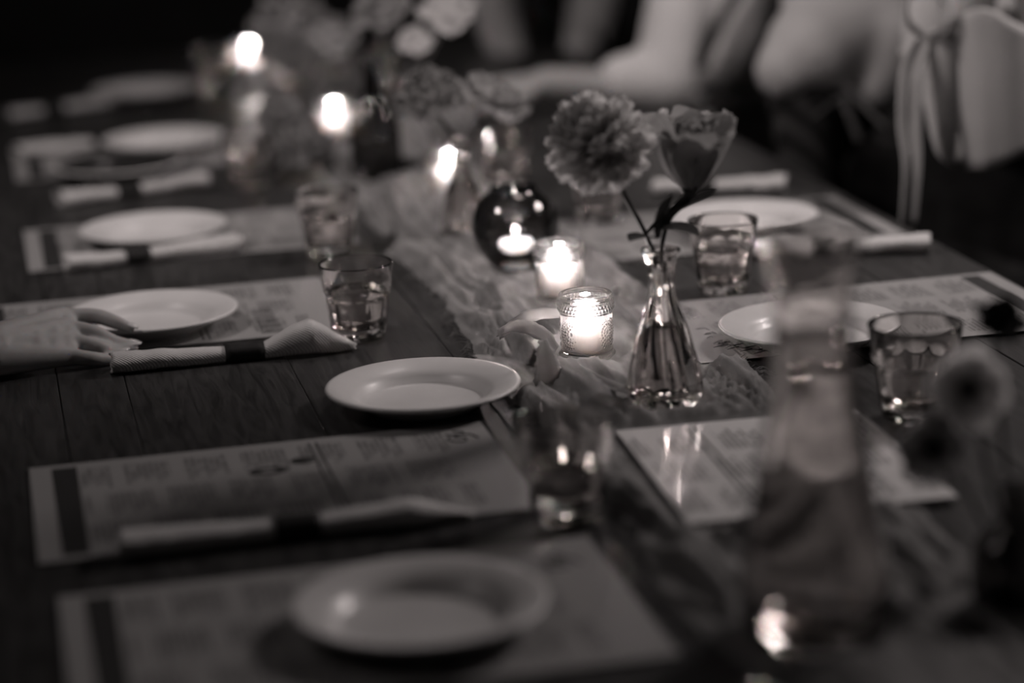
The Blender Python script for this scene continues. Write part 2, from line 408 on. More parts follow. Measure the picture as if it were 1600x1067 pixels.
ribbon('loose_strip', rl((0.050, 2.600, 0.766), (0.072, 2.560, 0.765), (0.101, 2.500, 0.766), (0.123, 2.460, 0.768)), [(.4, .9, .2)]*2, [.02, .026, .02, .012], 'gauze_strip', runner, cup=.005, fray=.002, seed=7)
ribbon('loose_strip', rl((0.110, 2.930, 0.753), (0.126, 2.930, 0.759), (0.135, 2.935, 0.769)), [(1, .4, 0)]*2, [.034, .024, .006], 'gauze_strip', runner, cup=.003, fray=.003, seed=8)

# ------------------------------------------------------------------ menus
def menu(label, v0, u0, w, h, z=TOP+.0009, thick=.0009, flip=False, ang=0, name='menu', bar=True, mat='menu_print'):
    """page w along the table and h across it; its foot points to the diner"""
    t = thing(name, label, 'menu', W(v0, u0, z), TA+ang+(PI/2 if flip else -PI/2))
    t.rotation_euler = (0, 0, TA+ang+(PI/2 if flip else -PI/2))
    # local x = across the page (reader's left to right), local y = up the page
    pg = obj('page', MB().box(-w/2, w/2, -h/2, h/2, 0, thick, .0002).mesh('page', False), mat, t)
    top = thick+.00012
    if bar: obj('printed_bar', MB().box(-w/2+.012, w/2-.012, -h/2+.022, -h/2+.047, thick-.0003, top).mesh('printed_bar', False), 'ink', t)
    rule = MB()
    for y in (-.004, .004): rule.box(-w/2+.014, w/2-.014, y+.052, y+.0542, thick-.0003, top)
    obj('printed_rule', rule.mesh('printed_rule', False), 'ink', t)
    return t, top
def disc(r, sx, r_in=0):
    return lathe('disc', [(r_in, -.0001), (r, -.0001), (r, .0001), (r_in, .0001), (r_in, -.0001)] if r_in else [(0, -.0001), (r, -.0001), (r, .0001), (0, .0001)], 28)
def heading(t, top, y, spec, size=.02):
    mb = MB()
    for x, w in spec:
        mb.box(x, x+w, y, y+size, top-.0004, top)
    return obj('printed_heading', mb.mesh('printed_heading', False), 'ink', t)
def flourish(t, top, cx, cy, s):
    mb = MB()
    for q in ([(0, 0), (.3, .5), (.8, .4), (.7, -.1), (.2, -.3), (-.3, .1), (-.2, .8), (.5, 1.1)], [(-.9, .1), (-.6, .6), (-.2, .2), (-.5, -.3)]):
        P = catmull([(cx+x*s, cy+y*s, top) for x, y in q], 6)
        mb.tube(P, .0011, 5)
    return obj('printed_flourish', mb.mesh('printed_flourish'), 'ink', t)

mA, tp = menu('menu with two dark oval emblems in front of the plain white plate at table centre-left', .236, 2.237, .295, .466, flip=False)
e1 = obj('printed_emblem', disc(.0165, 1, .007), 'ink', mA, (-.054, -.001, tp)); e1.scale = (.75, 1.25, 1)
e2 = obj('printed_emblem', disc(.012, 1), 'ink', mA, (-.076, .037, tp)); e2.scale = (.9, 1.15, 1)
flourish(mA, tp, -.1, .195, .022)
mB, tp = menu('menu lying under the nearest white plate', .251, 1.85, .295, .47)
flourish(mB, tp, -.09, .19, .02)
mC, tp = menu('menu under the white plate that the hand touches', .175, 2.973, .295, .46)
heading(mC, tp, .12, [(.0+.0085*k, .0022+.0012*((k*7) % 3)) for k in range(16)], .026)
mD, tp = menu('menu under the second white plate beyond the hand', .26, 3.455, .29, .46)
mE, tp = menu('menu under the third white plate beyond the hand, beside a flowered vase', .26, 4.16, .285, .46)
mF, tp = menu('small folded menu lying on the gauze runner beside the glass carafe', .71, 2.128, .30, .255, z=TOP+.0045, thick=.003, mat='glossy_candlelit_print', flip=True, ang=math.radians(-2.5), bar=False)
mG, tp = menu('menu under the white plate behind the carafe', .985, 2.655, .285, .47, z=TOP+.0028, flip=True)
# a printed botanical sprig in the menu's corner
sp = MB(); cx, cy = -.10, .17
sp.tube(catmull([(cx-.03, cy-.03, tp), (cx, cy, tp), (cx+.035, cy+.02, tp)], 5), .0009, 4)
for k in range(9):
    x = cx-.026+k*.007; y = cy-.024+k*.0058; s_ = 1 if k % 2 else -1
    sp.tube([(x, y, tp), (x+s_*-.006, y+s_*.016, tp)], [.0016, .0003], 4)
obj('printed_sprig', sp.mesh('printed_sprig'), 'ink', mG)
mH, tp = menu('menu under the farther plate on the right, behind the dark tumbler', .98, 3.2, .285, .46, flip=True)

# ------------------------------------------------------------------ plates
def plate_mesh(R):
    s = R/.105
    p = [(0, .004), (.03, .004), (.062, .004), (.068, .006), (.0715, .0125), (.079, .0175), (.092, .0215), (.101, .0245), (.1045, .0245), (.1055, .0228), (.1045, .021),
         (.1, .0198), (.09, .0155), (.08, .011), (.07, .0055), (.063, .002), (.0615, 0), (.057, 0), (.056, .0018), (.04, .002), (0, .002)]
    return lathe('plate', [(r*s, z*s) for r, z in p], 96)
PM = plate_mesh(.105)
def plate(label, x, y, z=TOP+.0005, R=.105):
    o = obj('plate', PM, 'ceramic', None, (x, y, z)); o.scale = (R/.105,)*3
    o['label'] = label; o['category'] = 'plate'; o['group'] = 'white dinner plates'
    return o
plate('white plate on bare wood between the folded napkin and the gauze runner', -0.098, 2.507)
plate('nearest white plate, blurred, lying on a menu', -0.084, 1.849, TOP+.002)
plate('white plate touched by the resting hand', -0.441, 2.891, TOP+.002)
plate('white plate just beyond the one the hand touches', -0.507, 3.404, TOP+.002)
dp = plate('plate in shade, coloured dark, its lit rim drawn as a pale ring, behind a rolled napkin', -0.636, 3.945, TOP+.0005)
del dp['group']; dp.data = PM.copy(); dp.data.materials.clear(); dp.data.materials.append(M['shaded_ceramic'])
obj('lit_rim', lathe('lit_rim', [(.1012, .02465), (.1046, .0248), (.1059, .0228), (.1048, .0208), (.1042, .0212), (.1052, .0228), (.1044, .0243), (.1012, .0243), (.1012, .02465)], 96), 'ceramic', dp)  # pale ring stands in for light on the shaded plate's rim
plate('bright blurred white plate behind the shaded plate', -0.591, 4.166, TOP+.002)
plate('farthest white plate at the dark end of the table', -0.708, 4.778)
plate('white plate seen through the neck of the carafe', 0.343, 2.683, TOP+.0042)
plate('white plate behind the rim of the dark tumbler', 0.329, 3.307, TOP+.002)

# ------------------------------------------------------------------ rolled napkins with a dark band
def napkin(label, v0, u0, v1, u1, b0, b1, w=.021, seed=0, flare=0.0, z=TOP+.0008):
    a = W(v0, u0, z); c = W(v1, u1, z); L = (c-a).length; an = math.atan2(c.y-a.y, c.x-a.x)
    t = thing('napkin_roll', label, 'napkin', (a+c)/2*1.0, an, 'rolled paper napkins'); t.location.z = z
    N, K = 60, 26; V = []; F = []
    xs = np.linspace(0, 1, N); ka = np.arange(K)*2*PI/K
    X, A = np.meshgrid(xs, ka, indexing='ij')
    mid = (b0+b1)/2; far = np.abs(X-mid)/.5
    w_ = w*(.75+.45*np.clip(far, 0, 1)**1.2); h_ = .0085*(.95+.35*np.clip(far, 0, 1))
    w_ = np.where(X > mid, w_*(1+flare*.4*np.clip((X-b1)/(1-b1), 0, 1)), w_); h_ = np.where(X > mid, h_*(1+flare*np.sin(np.clip((X-b1)/(1-b1), 0, 1)*PI*.8)), h_)
    tip = np.clip((1-X)/.18, 0, 1) if flare else np.ones_like(X)
    w_ = w_*(.25+.75*tip); h_ = h_*(.2+.8*tip)
    cr = 1+.22*(fbm(X*14+seed*3, A*1.1+np.cos(A), seed, 3)-.5)*2*np.clip(far*1.4, .15, 1)
    # edges of the paper layers
    sq = np.sign(np.cos(A))*np.abs(np.cos(A))**.8; sz = np.sign(np.sin(A))*np.abs(np.sin(A))**.8
    Yc = sq*w_*cr; Zc = h_*1.02+sz*h_*cr; Zc = np.maximum(Zc, 0.0)
    jag = .012*(fbm(A*1.3, A*0+seed, seed+5)-.5)
    Xc = (X-.5)*L + np.where((X < .02) | (X > .98), jag, 0)
    V = np.stack([Xc, Yc, Zc], -1).reshape(-1, 3)
    for i in range(N-1):
        for k in range(K): k2 = (k+1) % K; F.append([i*K+k, i*K+k2, (i+1)*K+k2, (i+1)*K+k])
    # rolled ends: sunk layers
    V = list(map(tuple, V))
    for end, s_ in ((0, 1), (N-1, -1)):
        prev = [end*K+k for k in range(K)]; base = np.array([V[i] for i in prev]); cen = base.mean(0)
        for q, (sc_, dx) in enumerate(((.85, .0), (.8, .006), (.5, .004), (.45, .009), (.1, .008))):
            ring = []
            for pnt in base:
                n_ = cen+(pnt-cen)*sc_; ring.append(len(V)); V.append((n_[0]+s_*dx, n_[1], n_[2]))
            for k in range(K):
                k2 = (k+1) % K; F.append([prev[k2], prev[k], ring[k], ring[k2]] if s_ > 0 else [prev[k], prev[k2], ring[k2], ring[k]])
            prev = ring
        F.append(prev)
    obj('paper_roll', mesh_from('paper_roll', V, F), 'napkin_paper', t)
    # layer edge along the roll
    xs2 = np.linspace(-L*.49, L*.49, 30)
    mb = MB()
    pth = [(x, -w*.35+.003*math.sin(x*60+seed), .0182+.001*math.sin(x*90)) for x in xs2 if abs(x/L+.5-mid) > (b1-b0)/2+.02]
    bw = MB(); rad = w*.80
    prof = []
    for i in range(7):
        x = (b0+(b1-b0)*i/6-.5)*L
        prof.append([(x, math.copysign(abs(math.cos(a_))**.8, math.cos(a_))*rad, max(.0095+math.copysign(abs(math.sin(a_))**.8, math.sin(a_))*.0098, .0)) for a_ in ka])
    VV = [p for r in prof for p in r]; FF = []
    for i in range(6):
        for k in range(K): k2 = (k+1) % K; FF.append([i*K+k, i*K+k2, (i+1)*K+k2, (i+1)*K+k])
    bo = obj('paper_band', mesh_from('paper_band', VV, FF), 'band_paper', t)
    sd = bo.modifiers.new('t', 'SOLIDIFY'); sd.thickness = .0006; sd.offset = 1
    return t
napkin('rolled white napkin with a flared pointed end beside the hand and a water tumbler', .108, 2.735, .392, 2.733, .46, .62, .017, 1, 1.1)
napkin('blurred rolled napkin on the near edge of the menu with oval emblems', .075, 2.085, .40, 2.085, .43, .56, .0165, 2, .1, TOP+.0022)
napkin('rolled napkin with dark band in front of the second plate beyond the hand', .08, 3.30, .325, 3.345, .33, .47, .021, 3)
napkin('rolled napkin in front of the shaded plate', .09, 3.78, .325, 3.845, .38, .54, .021, 4)
napkin('rolled napkin left of the bright plate behind the shaded plate', .035, 4.25, .2, 4.3, .8, .97, .021, 5)
napkin('farthest rolled napkin near the dark end of the table', .03, 4.69, .27, 4.79, .27, .43, .024, 6)
napkin('rolled napkin at the table edge seen through the carafe mouth', .93, 3.02, 1.2, 2.955, .45, .6, .02, 7)
napkin('rolled napkin behind the leaves of the bud vase', .97, 3.48, 1.16, 3.42, .3, .46, .02, 8)

# ------------------------------------------------------------------ water tumblers
def tumbler_mesh():
    H = .09; prof = []; outer = [(.0, .0), (.026, .0), (.029, .0015), (.0305, .006), (.0315, .012), (.0335, .03), (.0355, .046), (.0368, .053), (.0392, .057), (.0405, .065), (.0418, .078), (.043, .0885), (.0428, .09)]
    inner = [(.0412, .09), (.0408, .088), (.0385, .068), (.0365, .056), (.034, .045), (.031, .028), (.028, .0165), (.025, .0145), (0, .014)]
    no = len(outer)
    def rf(r, z, a, i):
        if i < no and .004 < z < .0535:
            n = 10; d = (a % (2*PI/n))-PI/n
            k = min(1, (z-.004)/.006, (.0535-z)/.006+.35)
            return r*(1+k*(math.cos(PI/n)/math.cos(d)*1.035-1))
        return r
    return lathe('glass_body', outer+inner, 120, rf)
TUM = tumbler_mesh()
def tumbler_water(level):
    pr = [(0, .0148)]+[(interp([(.0165, .0272), (.028, .0303), (.045, .0333), (.056, .0358), (.068, .0378), (.09, .04)], z), z) for z in np.linspace(.0168, level, 8)]+[(0, level)]
    return lathe('water', pr, 48)
def tumbler(label, x, y, level, z=TOP+.0006, s=1.0, rot=0):
    t = thing('water_tumbler', label, 'glass', (x, y, z), rot, 'faceted water tumblers'); t.scale = (s, s, s)
    obj('glass_body', TUM, 'clear_glass', t)
    if level: obj('water', tumbler_water(level), 'water', t)
    return t
tumbler('faceted tumbler of water beside the pointed napkin tip', -0.182, 2.807, .056, s=1.03, rot=.2)
tumbler('dark faceted tumbler of water in front of the far right plate', 0.270, 2.963, .056, s=1.03, rot=.1)
tumbler('blurred tumbler in front of the gauze runner and right of the emblem menu', 0.044, 2.108, .05, TOP+.0014, 1.06, .3)
tumbler('blurred tumbler of water between the left plates and the runner', -0.247, 3.271, .05, s=1.02)
tumbler('tumbler with sparkling base behind the pale blurred flower on the right', 0.410, 2.376, .05, s=1.12, rot=.4)
tumbler('far blurred tumbler with glinting base beside the bright plate', -0.404, 3.777, .03)
tumbler('tumbler behind the large pale dahlia', 0.133, 3.421, .05)
tumbler('tumbler right of the glowing far candle, behind the round globe', .0, 3.69, .05, s=1.1)
tumbler('far tumbler glinting right of the farthest plate', -.57, 4.87, .04)

# ------------------------------------------------------------------ candles
def flame_parts(t, z, s=1.0):
    """wick, flame and its light"""
    wk = MB().tube([(0, 0, z-.002), (.0006, 0, z+.004), (.0012, 0, z+.0075)], .0007, 6)
    obj('wick', wk.mesh('wick'), 'wick', t)
    prof = smooth_profile([(0, z+.004), (.0032*s, z+.0065), (.004*s, z+.0095), (.0028*s, z+.0135), (.0011*s, z+.0175), (0, z+.0185)], 4); prof[0] = (0, prof[0][1]); prof[-1] = (0, prof[-1][1])
    obj('flame', lathe('flame', prof, 16), 'flame', t)
def candle_light(t, z, power):
    d = bpy.data.lights.new('candle_light', 'POINT'); d.energy = power*CANDLE_W; d.shadow_soft_size = .006; d.color = WARM
    o = bpy.data.objects.new('candle_light', d); COL.objects.link(o); o.parent = t; o.location = (0, 0, z)

def votive_glass():
    H = .076; R = .0315; NZ = 110; NA = 168; V = []; F = []
    z = np.linspace(0, H, NZ)[:, None]; a = (np.arange(NA)*2*PI/NA)[None, :]
    r = np.full((NZ, NA), R-.0008); r = r+.0*a
    base = np.interp(z, [0, .002, .004, .008, .010, .012, .054, .0565, .059, .0675, .069, .0705, .0745, .076], [-.0035, -.0012, 0, .0, -.0007, -.0009, -.0008, .0006, .0002, .0004, .0016, .0004, .0, -.001])
    r = r+base
    def beads(zc, n, rad, amp, ph=0.):
        da = ((a*n/(2*PI)+ph) % 1-.5)*2*PI/n*R; d = np.sqrt(da**2+(z-zc)**2); return 1.7*amp*np.clip(1-(d/rad)**2, 0, 1)
    r = r+beads(.006, 42, .0022, .0012)+beads(.0595, 42, .0021, .0011)+beads(.0635, 42, .0021, .0011, .5)+beads(.0672, 42, .0016, .0008)
    for k in range(4):                                  # pressed sunflower medallions
        ac = k*PI/2+.35; da = ((a-ac+PI) % (2*PI)-PI)*R; zc = .0335; d = np.sqrt(da**2+(z-zc)**2); th = np.arctan2(z-zc, da)
        for rr, n, rad, amp in ((.0055, 9, .0014, .0008), (.0095, 16, .0017, .0011), (.0132, 24, .0014, .0009), (.0163, 30, .0012, .0008)):
            tt = ((th*n/(2*PI)) % 1-.5)*2*PI/n*rr; r = r+1.7*amp*np.clip(1-(tt**2+(d-rr)**2)/rad**2, 0, 1)
        r = r+.0012*np.clip(1-(d/.0028)**2, 0, 1)+.0006*np.exp(-((d-.0182)/.0009)**2)
        ac2 = ac+PI/4; da = ((a-ac2+PI) % (2*PI)-PI)*R
        for zc in (.0185, .0485, .0255, .0415): r = r+.0008*np.clip(1-((da/.0022)**2+((z-zc)/.003)**2), 0, 1)
    P = np.stack([r*np.cos(a), r*np.sin(a), z+0*a], -1).reshape(-1, 3); V = list(map(tuple, P))
    for i in range(NZ-1):
        for k in range(NA): k2 = (k+1) % NA; F.append([i*NA+k, i*NA+k2, (i+1)*NA+k2, (i+1)*NA+k])
    prev = [(NZ-1)*NA+k for k in range(NA)]
    for rr, zz in ((.0293, .0763), (.0282, .0752), (.0278, .06), (.0268, .03), (.0258, .012), (.0235, .0085), (.012, .008)):
        ring = list(range(len(V), len(V)+NA)); V += [(rr*math.cos(t_), rr*math.sin(t_), zz) for t_ in a[0]]
        for k in range(NA): k2 = (k+1) % NA; F.append([prev[k], prev[k2], ring[k2], ring[k]])
        prev = ring
    c = len(V); V.append((0, 0, .008)); F += [[prev[k], prev[(k+1) % NA], c] for k in range(NA)]
    prev = list(range(NA)); c = len(V); V.append((0, 0, 0)); F += [[prev[(k+1) % NA], prev[k], c] for k in range(NA)]
    return mesh_from('pressed_glass', V, F)
VOT = votive_glass()
WAXP = [(0, 0), (.0188, 0), (.020, .001), (.0202, .0385), (.0195, .0405), (.015, .039), (.006, .0372), (0, .037)]
WAX = lathe('wax', [(r, z+.0085) for r, z in WAXP], 48)
def votive(label, x, y, power, rot=0, z=TOP+.0042):
    t = thing('votive_candle', label, 'candle', (x, y, z), rot, 'votive candles in pressed glass')
    obj('pressed_glass', VOT, 'pressed_glass', t); obj('wax', WAX, 'wax', t)
    flame_parts(t, .0445, .75); candle_light(t, .073, power)
    return t
votive('lit votive in beaded pressed glass, sharp, nearest on the gauze runner', 0.085, 2.657, 1.0, .55)
votive('lit votive in beaded pressed glass just behind the sharp one, beside the globe', 0.063, 2.931, 1.0, .2)
votive('blurred lit votive behind the small vase of two ruffled blooms', -.084, 3.62, 1.2, .9)
votive('blurred lit votive among the far low blooms', -.291, 4.17, 1.2, .1)
votive('farthest blurred lit votive, a round disc of light', -.518, 5.03, 1.2, .3, TOP+.001)

# smoked round globe with a pillar candle
t = thing('globe_candle_holder', 'round smoked glass globe holding a lit pillar candle behind the votives', 'candle holder', (0.011, 3.133, TOP+.004), 0)
po = smooth_profile([(0, 0), (.022, 0), (.036, .008), (.052, .03), (.058, .055), (.053, .08), (.04, .098), (.031, .104), (.0325, .108)], 6)
pi = smooth_profile([(.0305, .108), (.029, .104), (.038, .0965), (.051, .079), (.056, .055), (.05, .031), (.035, .0105), (.022, .0035), (0, .0035)], 6)
po[0] = (0, 0); pi[-1] = (0, .0035)
obj('smoked_globe', lathe('smoked_globe', po+pi, 72), 'smoked_glass', t)
t2 = thing('pillar_candle', 'short white lit pillar candle inside the smoked glass globe', 'candle', (0.011, 3.121, TOP+.0078), 0)
obj('wax', lathe('wax', [(0, 0), (.0215, 0), (.0225, .001), (.0225, .034), (.0215, .036), (.014, .0355), (.006, .034), (0, .0338)], 48), 'wax', t2)
flame_parts(t2, .034, .75); candle_light(t2, .062, .55)

# ------------------------------------------------------------------ glass vases and the carafe
def rib_vase(label, x, y, z, s, ribs=11, water=.085, name='bud_vase', mat='vase_glass'):
    t = thing(name, label, 'vase', (x, y, z), 0, None); t.scale = (s, s, s)
    o_ = smooth_profile([(0, 0), (.03, 0), (.0365, .004), (.0385, .014), (.037, .03), (.0325, .055), (.0265, .08), (.019, .102), (.0142, .118), (.0128, .134), (.0138, .15), (.0175, .16), (.0205, .1645), (.0205, .168)], 5)
    i_ = smooth_profile([(.0165, .168), (.0145, .163), (.0108, .15), (.0098, .134), (.0112, .118), (.0158, .102), (.0232, .08), (.029, .055), (.033, .03), (.0335, .018), (.028, .012), (0, .011)], 5)
    o_[0] = (0, 0); i_[-1] = (0, .011); no = len(o_)
    def rf(r, zz, a, i):
        if i < no and .001 < zz < .16:
            k = min(1, (zz-.001)/.01, (.16-zz)/.02)
            amp = .17 if zz < .06 else .13
            return r*(1+k*amp*(abs(math.cos(ribs*.5*(a+zz*2.2)))-.6))
        return r
    obj('ribbed_glass', lathe('ribbed_glass', o_+i_, 156, rf), mat, t)
    tab = [(.012, .027), (.018, .0325), (.03, .0322), (.055, .0282), (.08, .0224), (.102, .015), (.118, .0104), (.15, .01)]
    obj('water', lathe('water', [(0, .0115)]+[(interp(tab, q), q) for q in np.linspace(.013, water, 10)]+[(0, water)], 40), 'water', t)
    return t
rib_vase('ribbed clear glass bud vase holding a dahlia and a cup-shaped bloom', 0.159, 2.459, TOP+.004, 1.0)
rib_vase('small ribbed glass vase holding two ruffled blooms behind the globe', -0.060, 3.350, TOP+.004, .82, 11)

t = thing('water_carafe', 'large blurred glass carafe of water in the near right of the table', 'carafe', (0.231, 1.795, TOP+.004), 0)
co = smooth_profile([(0, 0), (.045, 0), (.0555, .004), (.0595, .014), (.0595, .045), (.0555, .075), (.0495, .105), (.043, .145), (.037, .18), (.0325, .21), (.0305, .25), (.032, .285), (.0365, .31), (.0395, .322)], 6)
ci = smooth_profile([(.0375, .322), (.0345, .31), (.030, .285), (.0285, .25), (.0305, .21), (.035, .18), (.041, .145), (.0475, .105), (.0535, .075), (.0572, .045), (.056, .024), (.046, .015), (0, .013)], 6)
co[0] = (0, 0); ci[-1] = (0, .012)
obj('carafe_glass', lathe('carafe_glass', co+ci, 96), 'carafe_glass', t)
tab = [(.0126, .044), (.024, .0568), (.045, .0579), (.075, .0542), (.105, .0482), (.145, .0417), (.18, .0357), (.21, .0312), (.25, .0292)]
obj('water', lathe('water', [(0, .0123)]+[(interp(tab, q), q) for q in np.linspace(.0126, .245, 16)]+[(0, .245)], 64), 'carafe_water', t)

def bottle(label, x, y, z, s, mat, name='bottle_vase', rmax=.036, h=.2):
    t = thing(name, label, 'vase', (x, y, z), 0)
    o_ = smooth_profile([(0, 0), (rmax*.85, 0), (rmax, .006), (rmax*1.02, h*.3), (rmax*.95, h*.5), (rmax*.5, h*.68), (rmax*.36, h*.8), (rmax*.38, h*.95), (rmax*.46, h)], 5)
    i_ = smooth_profile([(rmax*.38, h), (rmax*.3, h*.95), (rmax*.28, h*.8), (rmax*.42, h*.68), (rmax*.87, h*.5), (rmax*.94, h*.3), (rmax*.9, .012), (rmax*.7, .008), (0, .008)], 5)
    o_[0] = (0, 0); i_[-1] = (0, .008)
    obj('bottle_glass', lathe('bottle_glass', o_+i_, 56), mat, t); t.scale = (s, s, s)
    return t
bottle('tall dark glass bottle holding pale blurred blooms behind the ruffled pair', -.204, 3.822, TOP+.004, 1, 'dark_glass', rmax=.04, h=.19)
bottle('clear bottle of blurred blooms beside the far votives', -.2, 4.3, TOP+.004, 1, 'clear_glass', rmax=.036, h=.17)
bottle('clear bottle under the big blurred dahlia', -.392, 4.5, TOP+.001, 1, 'clear_glass', rmax=.034, h=.1)
bottle('low bottle of drooping blurred blooms left of the far votive', -.36, 3.98, TOP+.001, 1, 'clear_glass', rmax=.034, h=.08)
bottle('dark bottle at the near right holding two pale blooms with dark centres', .40, 1.84, TOP+.004, 1, 'dark_glass', rmax=.036, h=.1)

# ------------------------------------------------------------------ flowers
def petal_mesh(L, Wd, l0, l1, cup, ruf, k, seed=0, nt_=9, ns=9, tipw=.35):
    rng = random.Random(seed); V = []; F = []; x = z = 0; ph = rng.random()*6
    for i in range(nt_):
        t = i/(nt_-1); a = l0+(l1-l0)*t
        if i: x += math.cos(a)*L/(nt_-1); z += math.sin(a)*L/(nt_-1)
        w = Wd*.5*(math.sin(PI*min(t*.62+.1, .98))**.8)*(1 if t < .75 else 1-(1-tipw)*((t-.75)/.25)**2)
        for j in range(ns):
            s = j/(ns-1)*2-1
            off = cup*s*s*w + ruf*t*t*math.sin(k*s*2.2+ph+t*2)
            edge = ruf*.6*t**3*math.sin(k*s*3.7+ph*2)
            V.append((x-math.sin(a)*off+math.cos(a)*edge, s*w, z+math.cos(a)*off+math.sin(a)*edge))
    for i in range(nt_-1):
        for j in range(ns-1): F.append([i*ns+j, (i+1)*ns+j, (i+1)*ns+j+1, i*ns+j+1])
    return mesh_from('petal', V, F)
def leaf_mesh(L, Wd, bend=.5, fold=.3):
    return petal_mesh(L, Wd, .2, .2-bend, fold, .0, 1, 0, 9, 7, .1)
D2R = math.radians
def flower(name, label, cat, base, head, axis, rings, mat, stem_r=.0022, stem_mid=None, leaves=(), calyx=.009, centre=None, group=None, seed=0, stem=True):
    base = Vector(base); head = Vector(head); ax = Vector(axis).normalized()
    t = thing(name, label, cat, base, 0, group)
    rng = random.Random(seed+11)
    if stem:
        mid = [] if not stem_mid else [Vector(q_) for q_ in (stem_mid if isinstance(stem_mid, list) else [stem_mid])]
        P = catmull([base]+mid+[head-ax*.012, head], 8)
        obj('stem', MB().tube([p-base for p in P], stem_r, 8).mesh('stem'), 'stem_green', t)
    q = ax.to_track_quat('Z', 'Y').to_matrix().to_4x4()
    if calyx:
        me = lathe('calyx', [(0, -.012), (calyx*.4, -.011), (calyx*.9, -.004), (calyx, .001), (calyx*.6, .005), (0, .006)], 14)
        c = obj('calyx', me, 'stem_green', t); c.matrix_local = Matrix.Translation(head-base) @ q
    ph = 0
    for ri, (n, L, Wd, l0, l1, cup, ruf, k, zo, r0) in enumerate(rings):
        mes = [petal_mesh(L, Wd, D2R(l0), D2R(l1), cup, ruf, k, seed*17+ri*3+j) for j in range(2)]
        ph += .37
        for i in range(n):
            an = 2*PI*i/n+ph+rng.uniform(-.12, .12); s_ = rng.uniform(.9, 1.08)
            o = obj('petal', mes[i % 2], mat, t)
            o.matrix_local = Matrix.Translation(head-base) @ q @ Matrix.Rotation(an, 4, 'Z') @ Matrix.Translation((r0, 0, zo)) @ Matrix.Rotation(rng.uniform(-.14, .14), 4, 'Y') @ Matrix.Rotation(rng.uniform(-.2, .2), 4, 'X') @ Matrix.Scale(s_, 4)
    if centre:
        r, mt_ = centre
        mb = MB().ball((0, 0, 0), r, (1, 1, .7), 3)
        for k in range(24):
            a = k*2.4; mb.ball((math.cos(a)*r*1.35, math.sin(a)*r*1.35, r*.5+.001*(k % 3)), r*.12, (1, 1, 1), 1)
        c = obj('flower_centre', mb.mesh('flower_centre'), mt_, t); c.matrix_local = Matrix.Translation(head-base+ax*.006) @ q
    for (p, L, Wd, dirv, bend) in leaves:
        o = obj('leaf', leaf_mesh(L, Wd, bend), 'leaf', t)
        d = Vector(dirv).normalized(); o.matrix_local = Matrix.Translation(Vector(p)-base) @ d.to_track_quat('X', 'Z').to_matrix().to_4x4()
    return t
def dahlia_rings(R):
    out = []
    for i, (n, el, lf) in enumerate([(15, -48, .9), (17, -30, .98), (18, -12, 1.0), (18, 6, 1.0), (17, 24, .98), (15, 42, .94), (12, 58, .86), (9, 72, .76), (6, 82, .66)]):
        out.append((n, R*lf, R*.5, el-8, el+26, .4, R*.075, 2.6, .002*i, R*.05))
    return out
flower('dahlia', 'large pale ruffled dahlia leaning left out of the ribbed bud vase', 'flower', (.155, 2.46, TOP+.03), (0.101, 2.430, 1.035), (-.35, -.25, .55), dahlia_rings(.053), 'petal_pale', .0026,
       [(0.162, 2.487, 0.852), (0.153, 2.482, 0.909), (0.139, 2.465, 0.948), (0.121, 2.445, 0.986)], [((0.145, 2.470, 0.934), .058, .042, (.75, -.15, .5), .3), ((0.153, 2.465, 0.939), .05, .036, (.9, -.3, .1), .7), ((0.151, 2.460, 0.933), .03, .026, (-.5, -.3, .1), .6), ((0.158, 2.460, 0.933), .05, .03, (.35, -.2, .9), .2)], calyx=.012, seed=1)
cup_rings = [(5, .07, .066, 64, 82, .5, .004, 1.5, 0, .006), (6, .08, .066, 80, 38, .42, .006, 2, 0, .006), (6, .066, .045, 72, 92, .6, .006, 3, .004, .004), (6, .06, .035, 80, 96, .6, .007, 4, .008, .002)]
flower('lisianthus', 'dusky cup-shaped bloom beside the dahlia in the ribbed bud vase', 'flower', (.161, 2.463, TOP+.03), (0.191, 2.460, 0.986), (.02, -.06, 1), cup_rings, 'petal_mid', .0024,
       [(0.167, 2.487, 0.852), (0.161, 2.482, 0.909), (0.170, 2.475, 0.948)], [((0.165, 2.470, 0.944), .055, .036, (.55, -.2, .6), .3), ((0.174, 2.470, 0.959), .05, .028, (.9, -.1, .1), -.2)], calyx=.011, seed=2)
# open leaf-like pale petals under the cup bloom
def ruffle_rings(R):
    return [(7, R*1.0, R*.95, 2, 36, .35, R*.16, 3, -.004, R*.05), (7, R*.92, R*.85, 22, 56, .35, R*.16, 3.4, .0, R*.05), (7, R*.8, R*.75, 42, 78, .4, R*.15, 3.6, .002, R*.04), (6, R*.68, R*.6, 58, 100, .45, R*.13, 4, .004, R*.03), (4, R*.55, R*.45, 72, 110, .5, R*.1, 4, .006, R*.01)]
vb = (-.062, 3.4, TOP+.03)
flower('ruffled_bloom', 'dusky ruffled bloom on the left of the pair in the small vase', 'flower', vb, (-0.100, 3.370, 0.942), (-.15, -.55, .8), ruffle_rings(.052), 'petal_dusky', .0026, (-0.068, 3.400, 0.876), seed=3, calyx=.011)
flower('ruffled_bloom', 'ruffled bloom with pale edges on the right of the pair in the small vase', 'flower', vb, (-0.015, 3.380, 0.927), (.35, -.15, .9), ruffle_rings(.053), 'petal_mid', .0024, (-0.047, 3.400, 0.875), seed=4, calyx=.011)
